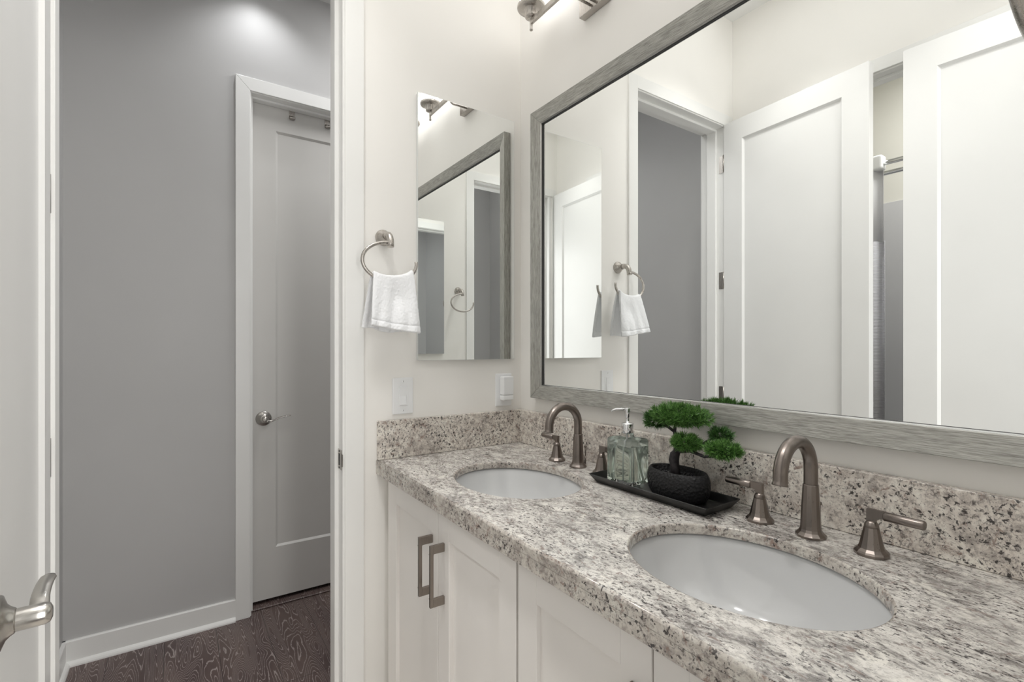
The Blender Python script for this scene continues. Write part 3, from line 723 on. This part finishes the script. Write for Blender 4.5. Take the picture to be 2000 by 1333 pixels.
def clump(c, rad, ntuft, nn, mat, seed, droop=0.0):
    rnd = random.Random(seed); b = MB(); c = Vector(c); bm = b.bm
    for i in range(ntuft):
        # tufts sit through the clump, denser toward the shell
        while True:
            p = Vector((rnd.uniform(-1, 1), rnd.uniform(-1, 1), rnd.uniform(-1, 1)))
            if 0.12 < p.length < 1: break
        p = p.normalized()*(p.length**0.4)*rnd.uniform(0.70, 0.98)
        if p.z < -0.5: p.z = -0.5
        pos = c + Vector((p.x*rad[0], p.y*rad[1], p.z*rad[2]))
        out = Vector((p.x/rad[0], p.y/rad[1], p.z/rad[2]*0.55)).normalized()*0.85 + Vector((0, 0, 0.5-droop))
        out = (out.normalized() + Vector((rnd.gauss(0, 1), rnd.gauss(0, 1), rnd.gauss(0, 1)))*0.25).normalized()
        for k in range(nn):
            d = (out + Vector((rnd.gauss(0, 1), rnd.gauss(0, 1), rnd.gauss(0, 1)))*0.42).normalized()
            ln = rnd.uniform(0.011, 0.020); wd = rnd.uniform(0.0005, 0.0008)
            s_ = d.cross(Vector((rnd.uniform(-1, 1), rnd.uniform(-1, 1), rnd.uniform(-1, 1)))).normalized()*wd
            q = pos + d*0.001; mid = q + d*ln*0.55; tip = q + d*ln
            v = [bm.verts.new(x) for x in (q-s_*0.6, q+s_*0.6, mid+s_, tip, mid-s_)]
            bm.faces.new(v)
    o = b.build('foliage', mat, t, recalc=False); return o
clump((0.806, -0.100, 1.112), (0.080, 0.044, 0.024), 300, 26, 'needle', 1)
clump((0.738, -0.104, 1.094), (0.032, 0.030, 0.015), 80, 26, 'needle_dark', 6)
clump((0.836, -0.118, 1.055), (0.033, 0.026, 0.013), 105, 28, 'needle', 2)
clump((0.900, -0.078, 1.078), (0.018, 0.020, 0.012), 50, 26, 'needle_dark', 3)
clump((0.930, -0.116, 1.052), (0.036, 0.026, 0.013), 115, 28, 'needle', 4)

# ------------------------------------------------------------------ big framed mirror
MX0, MX1, MZ0, MZ1 = 0.1034, L-0.1034, 1.093, 2.128
t = thing('framed_mirror', 'large wall mirror in a streaked grey frame above both basins', 'mirror', ((MX0+MX1)/2, -0.015, MZ0))
b = MB(); fw = 0.047; y0, y1 = -0.030, -0.001; ln = 0.0022
def frame_rail(b, A, B, C_, D, mat):   # quadrilateral (x,z) board from y0 to y1
    b.prism([A, B, C_, D], 'y', y0, y1, mat=mat)
o4 = [(MX0, MZ0), (MX1, MZ0), (MX1, MZ1), (MX0, MZ1)]; i4 = [(MX0+fw, MZ0+fw), (MX1-fw, MZ0+fw), (MX1-fw, MZ1-fw), (MX0+fw, MZ1-fw)]
for j in range(4):
    k = (j+1) % 4; q = [o4[j], o4[k], i4[k], i4[j]]; ya = [-0.030, -0.030, -0.020, -0.020]
    A = [b.bm.verts.new((p[0], y_, p[1])) for p, y_ in zip(q, ya)]; B = [b.bm.verts.new((p[0], y1, p[1])) for p in q]
    for i in range(4): b.bm.faces.new((A[i], A[(i+1) % 4], B[(i+1) % 4], B[i])).material_index = 0 if j % 2 == 0 else 1
    b.bm.faces.new(A).material_index = 0 if j % 2 == 0 else 1; b.bm.faces.new(B)
o = b.build('frame', ['frame_x', 'frame_z'], t); bevel_mod(o, 0.0012)
b = MB(); j4 = [(MX0+fw+ln, MZ0+fw+ln), (MX1-fw-ln, MZ0+fw+ln), (MX1-fw-ln, MZ1-fw-ln), (MX0+fw+ln, MZ1-fw-ln)]
for j in range(4):
    k = (j+1) % 4
    A = [b.bm.verts.new((p[0], y, p[1])) for p, y in ((i4[j], -0.0196), (i4[k], -0.0196), (j4[k], -0.0150), (j4[j], -0.0150))]; b.bm.faces.new(A)
    A = [b.bm.verts.new((p[0], y, p[1])) for p, y in ((j4[j], -0.0150), (j4[k], -0.0150), (j4[k], -0.0092), (j4[j], -0.0092))]; f = b.bm.faces.new(A); f.material_index = 1
b.build('inner_lip', ['lip', 'slot'], t)
b = MB(); b.box(MX0+fw-0.004, MX1-fw+0.004, -0.0089, -0.003, MZ0+fw-0.004, MZ1-fw+0.004); b.build('glass', 'mirror', t)

# ------------------------------------------------------------------ medicine cabinets
def med():
    t = thing('medicine_cabinet', 'tall frameless mirrored medicine cabinet on the end wall above the light switch', 'medicine cabinet', (0, -0.2365, 1.232))
    y0, y1, z0, z1 = -0.4315, -0.0415, 1.232, 2.1314
    b = MB(); b.box(0.0005, 0.0125, y0+0.002, y1-0.002, z0+0.002, z1-0.002, bev=0.0005); b.build('body', 'edge', t)
    b = MB(); b.box(0.0125, 0.0164, y0, y1, z0, z1, bev=0.0004, mat=0); f = None
    b.quad((0.0168, y0+0.001, z0+0.001), (0.0168, y1-0.001, z0+0.001), (0.0168, y1-0.001, z1-0.001), (0.0168, y0+0.001, z1-0.001), mat=1)
    for (a, c) in (((y0+0.001, z0+0.001), (y1-0.001, z0+0.001)), ((y1-0.001, z0+0.001), (y1-0.001, z1-0.001)), ((y1-0.001, z1-0.001), (y0+0.001, z1-0.001)), ((y0+0.001, z1-0.001), (y0+0.001, z0+0.001))):
        b.quad((0.0164, *a), (0.0164, *c), (0.0168, *c), (0.0168, *a))
    b.build('mirror_door', ['edge', 'mirror'], t)
    return t
mc = med()
mc2 = copy_tree(mc); mc2.location = (L, -0.2365, 1.232); mc2.rotation_euler = (0, 0, PI)
mc2['label'] = 'second mirrored medicine cabinet, seen only in the first cabinet reflection beside the empty towel ring'

# ------------------------------------------------------------------ towel rings
def towel_ring():
    t = thing('towel_ring', 'brushed nickel open towel ring on the end wall holding the white hand towel', 'towel ring', (0, -0.545, 1.631))
    b = MB(); yc, zc = -0.545, 1.631
    b.lathe([(0.0255, 0.0005), (0.0260, 0.004), (0.0235, 0.010), (0.0165, 0.018), (0.0120, 0.026), (0.0100, 0.034)], (0, yc, zc), 'x', 36)
    pts = [(0.030, yc, zc), (0.040, yc, zc+0.001), (0.052, yc, zc-0.001), (0.062, yc, zc-0.008), (0.068, yc, zc-0.019), (0.070, yc-0.0005, zc-0.030), (0.071, yc-0.001, zc-0.041)]
    b.tube(pts, [0.0125, 0.0115, 0.0110, 0.0108, 0.0108, 0.0110, 0.0112], 20); b.build('post', 'nickel', t)
    b = MB(); pts = []
    cy_, cz, ra, rb = -0.547, 1.543, 0.087, 0.060
    for i in range(49):
        a = math.radians(88 + (355-88+12)*i/48); tt = i/48
        pts.append((0.071, cy_+ra*math.cos(a), cz+rb*math.sin(a)))
    b.tube(pts, 0.0055, 14); b.build('ring', 'nickel', t)
    return t
tr1 = towel_ring(); tr2 = copy_tree(tr1); tr2.location = (L, -0.545, 1.668); tr2.rotation_euler = (0, 0, PI)
tr2['label'] = 'empty brushed nickel towel ring nearest the camera, cut off by the picture edge'
tr1['group'] = tr2['group'] = 'towel rings'

# towel folded over the lower arc of the ring
def towel():
    cy_, cz, ra, rb = -0.547, 1.543, 0.087, 0.060; xr = 0.071
    ny, ns = 60, 90; bm = bmesh.new(); grid = []
    for i in range(ny+1):
        t = i/ny; row = []
        yt = -0.602 + 0.128*t                        # at the ring
        yb = -0.622 + 0.160*t                        # at the front hem
        a = (yt-cy_)/ra; zr = cz - rb*math.sqrt(max(0.02, 1-a*a)) + 0.0052 + 0.004*math.sin(PI*t)
        for j in range(ns+1):
            s = j/ns
            if s < 0.47:         # front, hem to top
                u = 1 - s/0.47; zf = 1.336 + 0.006*math.cos(t*3.0+0.4) - 0.010*t; z = zr + (zf-zr)*u
                fold = 0.006*math.sin(t*9.0+1.0)*u**0.7 + 0.004*math.sin(t*21.0+u*2)*u
                x = xr+0.0085 + 0.030*u**1.1 + fold; y = yt + (yb-yt)*u**0.9
                hem = 0.0035 if 0.860 < u < 0.885 else 0
                x -= hem
                x += 0.010*math.exp(-((t-0.62)/0.18)**2-((u-0.38)/0.22)**2)*-1
            elif s > 0.53:
                u = (s-0.53)/0.47; zf = 1.322 + 0.014*(1-t) + 0.004*math.sin(t*8); z = zr + (zf-zr)*u
                fold = 0.005*math.sin(t*11.0)*u + 0.004*math.sin(t*24+1)*u
                x = xr-0.0085 - 0.036*u**0.9 + fold; y = yt-0.004 + (yb+0.002-yt-0.02*t*u)*u**0.9
                x = max(0.014, x)
            else:
                th = PI*(s-0.47)/0.06; x = xr+0.0085*math.cos(th); z = zr+0.0045*math.sin(th); y = yt
            row.append(bm.verts.new((x, y, z)))
        grid.append(row)
    for i in range(ny):
        for j in range(ns):
            f = bm.faces.new((grid[i][j], grid[i+1][j], grid[i+1][j+1], grid[i][j+1])); f.smooth = True
    b = MB(); b.bm.free(); b.bm = bm
    o = b.build('hand_towel', 'terry', origin=(0.07, -0.545, 1.33))
    md = o.modifiers.new('thick', 'SOLIDIFY'); md.thickness = 0.011; md.offset = 0
    tx = bpy.data.textures.new('terry_nap', 'CLOUDS'); tx.noise_scale = 0.006
    md = o.modifiers.new('soft', 'SUBSURF'); md.levels = md.render_levels = 1
    md = o.modifiers.new('nap', 'DISPLACE'); md.texture = tx; md.strength = 0.0022; md.mid_level = 0.5
    return tag(o, 'small white terry hand towel folded over the towel ring', 'towel')
towel()

# ------------------------------------------------------------------ light switch, outlet and night light
def plate(b, y0, y1, z0, z1, th=0.006):
    b.box(0.0003, th, y0, y1, z0, z1, bev=0.003, seg=3)
sw = thing('light_switch', 'white rocker light switch plate on the end wall below the towel', 'light switch', (0, -0.4785, 1.056))
b = MB(); plate(b, -0.5145, -0.4425, 1.056, 1.176); b.build('plate', 'plastic', sw)
b = MB(); yc = -0.4785; b.box(0.005, 0.0072, yc-0.0165, yc+0.0165, 1.083, 1.149, bev=0.0008); b.build('bezel', 'plastic', sw)
b = MB(); b.prism([(0.0068, 1.087), (0.0125, 1.088), (0.0085, 1.116), (0.0095, 1.143), (0.0068, 1.144)], 'y', yc-0.0125, yc+0.0085); bb_ = b.build('rocker', 'plastic', sw)
b = MB(); b.box(0.0068, 0.0090, yc+0.0105, yc+0.0140, 1.098, 1.118, bev=0.0004); b.build('dimmer_slide', 'plastic', sw)
for z in (1.068, 1.164):
    b = MB(); b.lathe([(0.003, 0.0055), (0.003, 0.0066), (0.0022, 0.0070)], (0, yc, z), 'x', 16); b.box(0.0068, 0.0072, yc-0.0004, yc+0.0004, z-0.0025, z+0.0025, mat=1); b.build('screw', ['plastic', 'slot'], sw)
ot = thing('outlet', 'white wall outlet plate next to the mirror corner, above the side splash', 'outlet', (0, -0.081, 1.056))
b = MB(); plate(b, -0.1170, -0.0450, 1.056, 1.178); b.build('plate', 'plastic', ot)
b = MB(); yo_ = -0.081; b.box(0.005, 0.0075, yo_-0.0165, yo_+0.0165, 1.084, 1.150, bev=0.0008)
for z in (1.098, 1.134):
    for dy in (-0.0065, 0.0065): b.box(0.0070, 0.00765, yo_+dy-0.0009, yo_+dy+0.0009, z-0.004, z+0.004, mat=1)
b.build('receptacle', ['plastic', 'slot'], ot)
nl = thing('night_light', 'small white plug-in night light covering the wall outlet', 'night light', (0.008, -0.078, 1.080))
b = MB(); b.box(0.0085, 0.034, -0.101, -0.055, 1.080, 1.0985, bev=0.004, seg=3); b.build('base', 'plastic', nl)
b = MB(); b.box(0.0085, 0.035, -0.101, -0.055, 1.0988, 1.168, bev=0.004, seg=4); b.build('shade', 'plastic', nl)

# ------------------------------------------------------------------ vanity light bar above the mirror
def vanity_light(xc, lab):
    yb = -0.097; zb_ = 2.387; hw = 0.221
    t = thing('vanity_light', lab, 'wall light', (xc, 0, 2.33), 'vanity lights above the framed mirror')
    b = MB(); b.box(xc-0.060, xc+0.060, -0.025, -0.0005, 2.336, 2.456, bev=0.0015); b.build('backplate', 'nickel', t)
    b = MB(); b.box(xc-hw, xc+hw, yb-0.005, yb+0.005, zb_-0.009, zb_+0.009, bev=0.001); b.build('bar', 'nickel', t)
    for s_ in (-1, 1):
        x = xc+s_*0.010-0.0
        b = MB(); b.tube([(x, -0.024, 2.353), (x, yb+0.010, 2.353), (x, yb+0.002, 2.358), (x, yb, 2.366), (x, yb, zb_-0.008)], 0.004, 12); b.build('arm', 'nickel', t)
    for s_ in (-1, 0, 1):
        x = xc+s_*hw
        h = bpy.data.objects.new('lamp', None); COL.objects.link(h); h.parent = t; h.location = Vector((x, yb, 2.36))-Vector(t.location)
        b = MB(); z = zb_
        b.lathe([(0.0, z-0.031), (0.0048, z-0.030), (0.0060, z-0.027), (0.0050, z-0.023), (0.0050, z+0.010), (0.0120, z+0.012), (0.0205, z+0.014), (0.0220, z+0.018), (0.0220, z+0.038), (0.0300, z+0.0395), (0.0460, z+0.042), (0.0480, z+0.045), (0.0480, z+0.052), (0.0420, z+0.0535)], (x, yb, 0), 'z', 32, cap=False); b.build('holder', 'nickel', h)
        z = zb_+0.053
        b = MB(); b.lathe([(0.030, z), (0.036, z+0.012), (0.042, z+0.035), (0.048, z+0.075), (0.056, z+0.115), (0.0545, z+0.115), (0.0465, z+0.075), (0.0405, z+0.035), (0.0345, z+0.012), (0.02, z+0.002)], (x, yb, 0), 'z', 40, cap=False); b.build('shade', 'lamp', h)
    return t
vanity_light(0.422, 'brushed nickel vanity light on the wall above the mirror end beside the medicine cabinet')
vanity_light(1.105, 'brushed nickel vanity light above the mirror over the basin nearest the camera')

# ------------------------------------------------------------------ shower room seen in the mirror
for y, lab in ((-2.08, 'shiny curtain rod carrying the shower curtain'), (-2.27, 'second shiny curtain rod behind the shower curtain')):
    t = thing('curtain_rod', lab, 'curtain rod', (0.775, y, 2.27), 'shower curtain rods')
    b = MB(); b.tube([(-0.345, y, 2.27), (1.895, y, 2.27)], 0.0125, 16); b.build('rod', 'chrome', t)
    for x0, x1 in ((-0.350, -0.335), (1.885, 1.900)):
        b = MB(); b.lathe([(0.03, x0), (0.03, x1)], (0, y, 2.27), 'x', 24); b.build('flange', 'chrome', t)
def curtain():
    t = thing('shower_curtain', 'pale shower curtain with a sheer top and waffle body, gathered beside the open door', 'shower curtain', (0.2, -2.08, 0.2))
    def sheet(z0, z1, name, mat, dx=0.0):
        bm = bmesh.new(); n = 150; rows = []
        for (z, f) in ((z1, 0.7), ((z0+z1)/2, 1.0), (z0, 1.05)):
            r = []
            for i in range(n+1):
                s = i/n; x = -0.30+0.775*s + dx; y = -2.075 + f*0.030*math.sin(s*PI*26) - (0.0 if z < 2.2 else 0.0)
                r.append(bm.verts.new((x, y, z)))
            rows.append(r)
        for A, B in zip(rows, rows[1:]):
            for i in range(n): f_ = bm.faces.new((A[i], A[i+1], B[i+1], B[i])); f_.smooth = True
        b = MB(); b.bm.free(); b.bm = bm; o = b.build(name, mat, t)
        md = o.modifiers.new('thick', 'SOLIDIFY'); md.thickness = 0.002
    sheet(1.85, 2.245, 'sheer_top', 'sheer'); sheet(0.55, 1.85, 'waffle_body', 'waffle', 0.006)
    for i in range(7):
        x = -0.28+0.123*i; b = MB()
        pts = [(x, -2.08+0.019*math.cos(a), 2.264+0.021*math.sin(a)) for a in [2*PI*k/20 for k in range(20)]]
        b.tube(pts, 0.0022, 8, closed=True); b.build('hook_ring', 'plastic', t)
    b = MB(); b.box(0.425, 0.478, -2.110, -2.050, 2.235, 2.315, bev=0.012, seg=3); b.build('end_hook', 'plastic', t)
curtain()
b = MB(); b.box(-0.35, 1.9, -2.72, -2.700, 0.40, 2.205, bev=0.002); b.box(-0.35, -0.33, -2.70, -2.05, 0.40, 2.205, bev=0.002); b.box(1.88, 1.9, -2.70, -2.05, 0.40, 2.205, bev=0.002)
struct('trim_12', b, 'surround')
def tub():
    b = MB(); lp = []
    for ins, z, r in ((0, 0, 0.01), (0, 0.47, 0.01), (0.012, 0.482, 0.02), (0.06, 0.482, 0.08), (0.08, 0.46, 0.09), (0.12, 0.14, 0.10), (0.17, 0.10, 0.08)):
        lp.append([b.bm.verts.new(p) for p in rrect(-0.328+ins, 1.878-ins, -2.698+ins, -2.00-ins, r, z, 8)])
    for A, B in zip(lp, lp[1:]):
        for i in range(len(A)): f = b.bm.faces.new((A[i], A[(i+1) % len(A)], B[(i+1) % len(A)], B[i])); f.smooth = False
    b.bm.faces.new(lp[0]); b.bm.faces.new(lp[-1])
    o = b.build('bathtub', 'porcelain', origin=(0.775, -2.35, 0)); return tag(o, 'white alcove bathtub under the curtain rods in the shower room', 'bathtub')
tub()
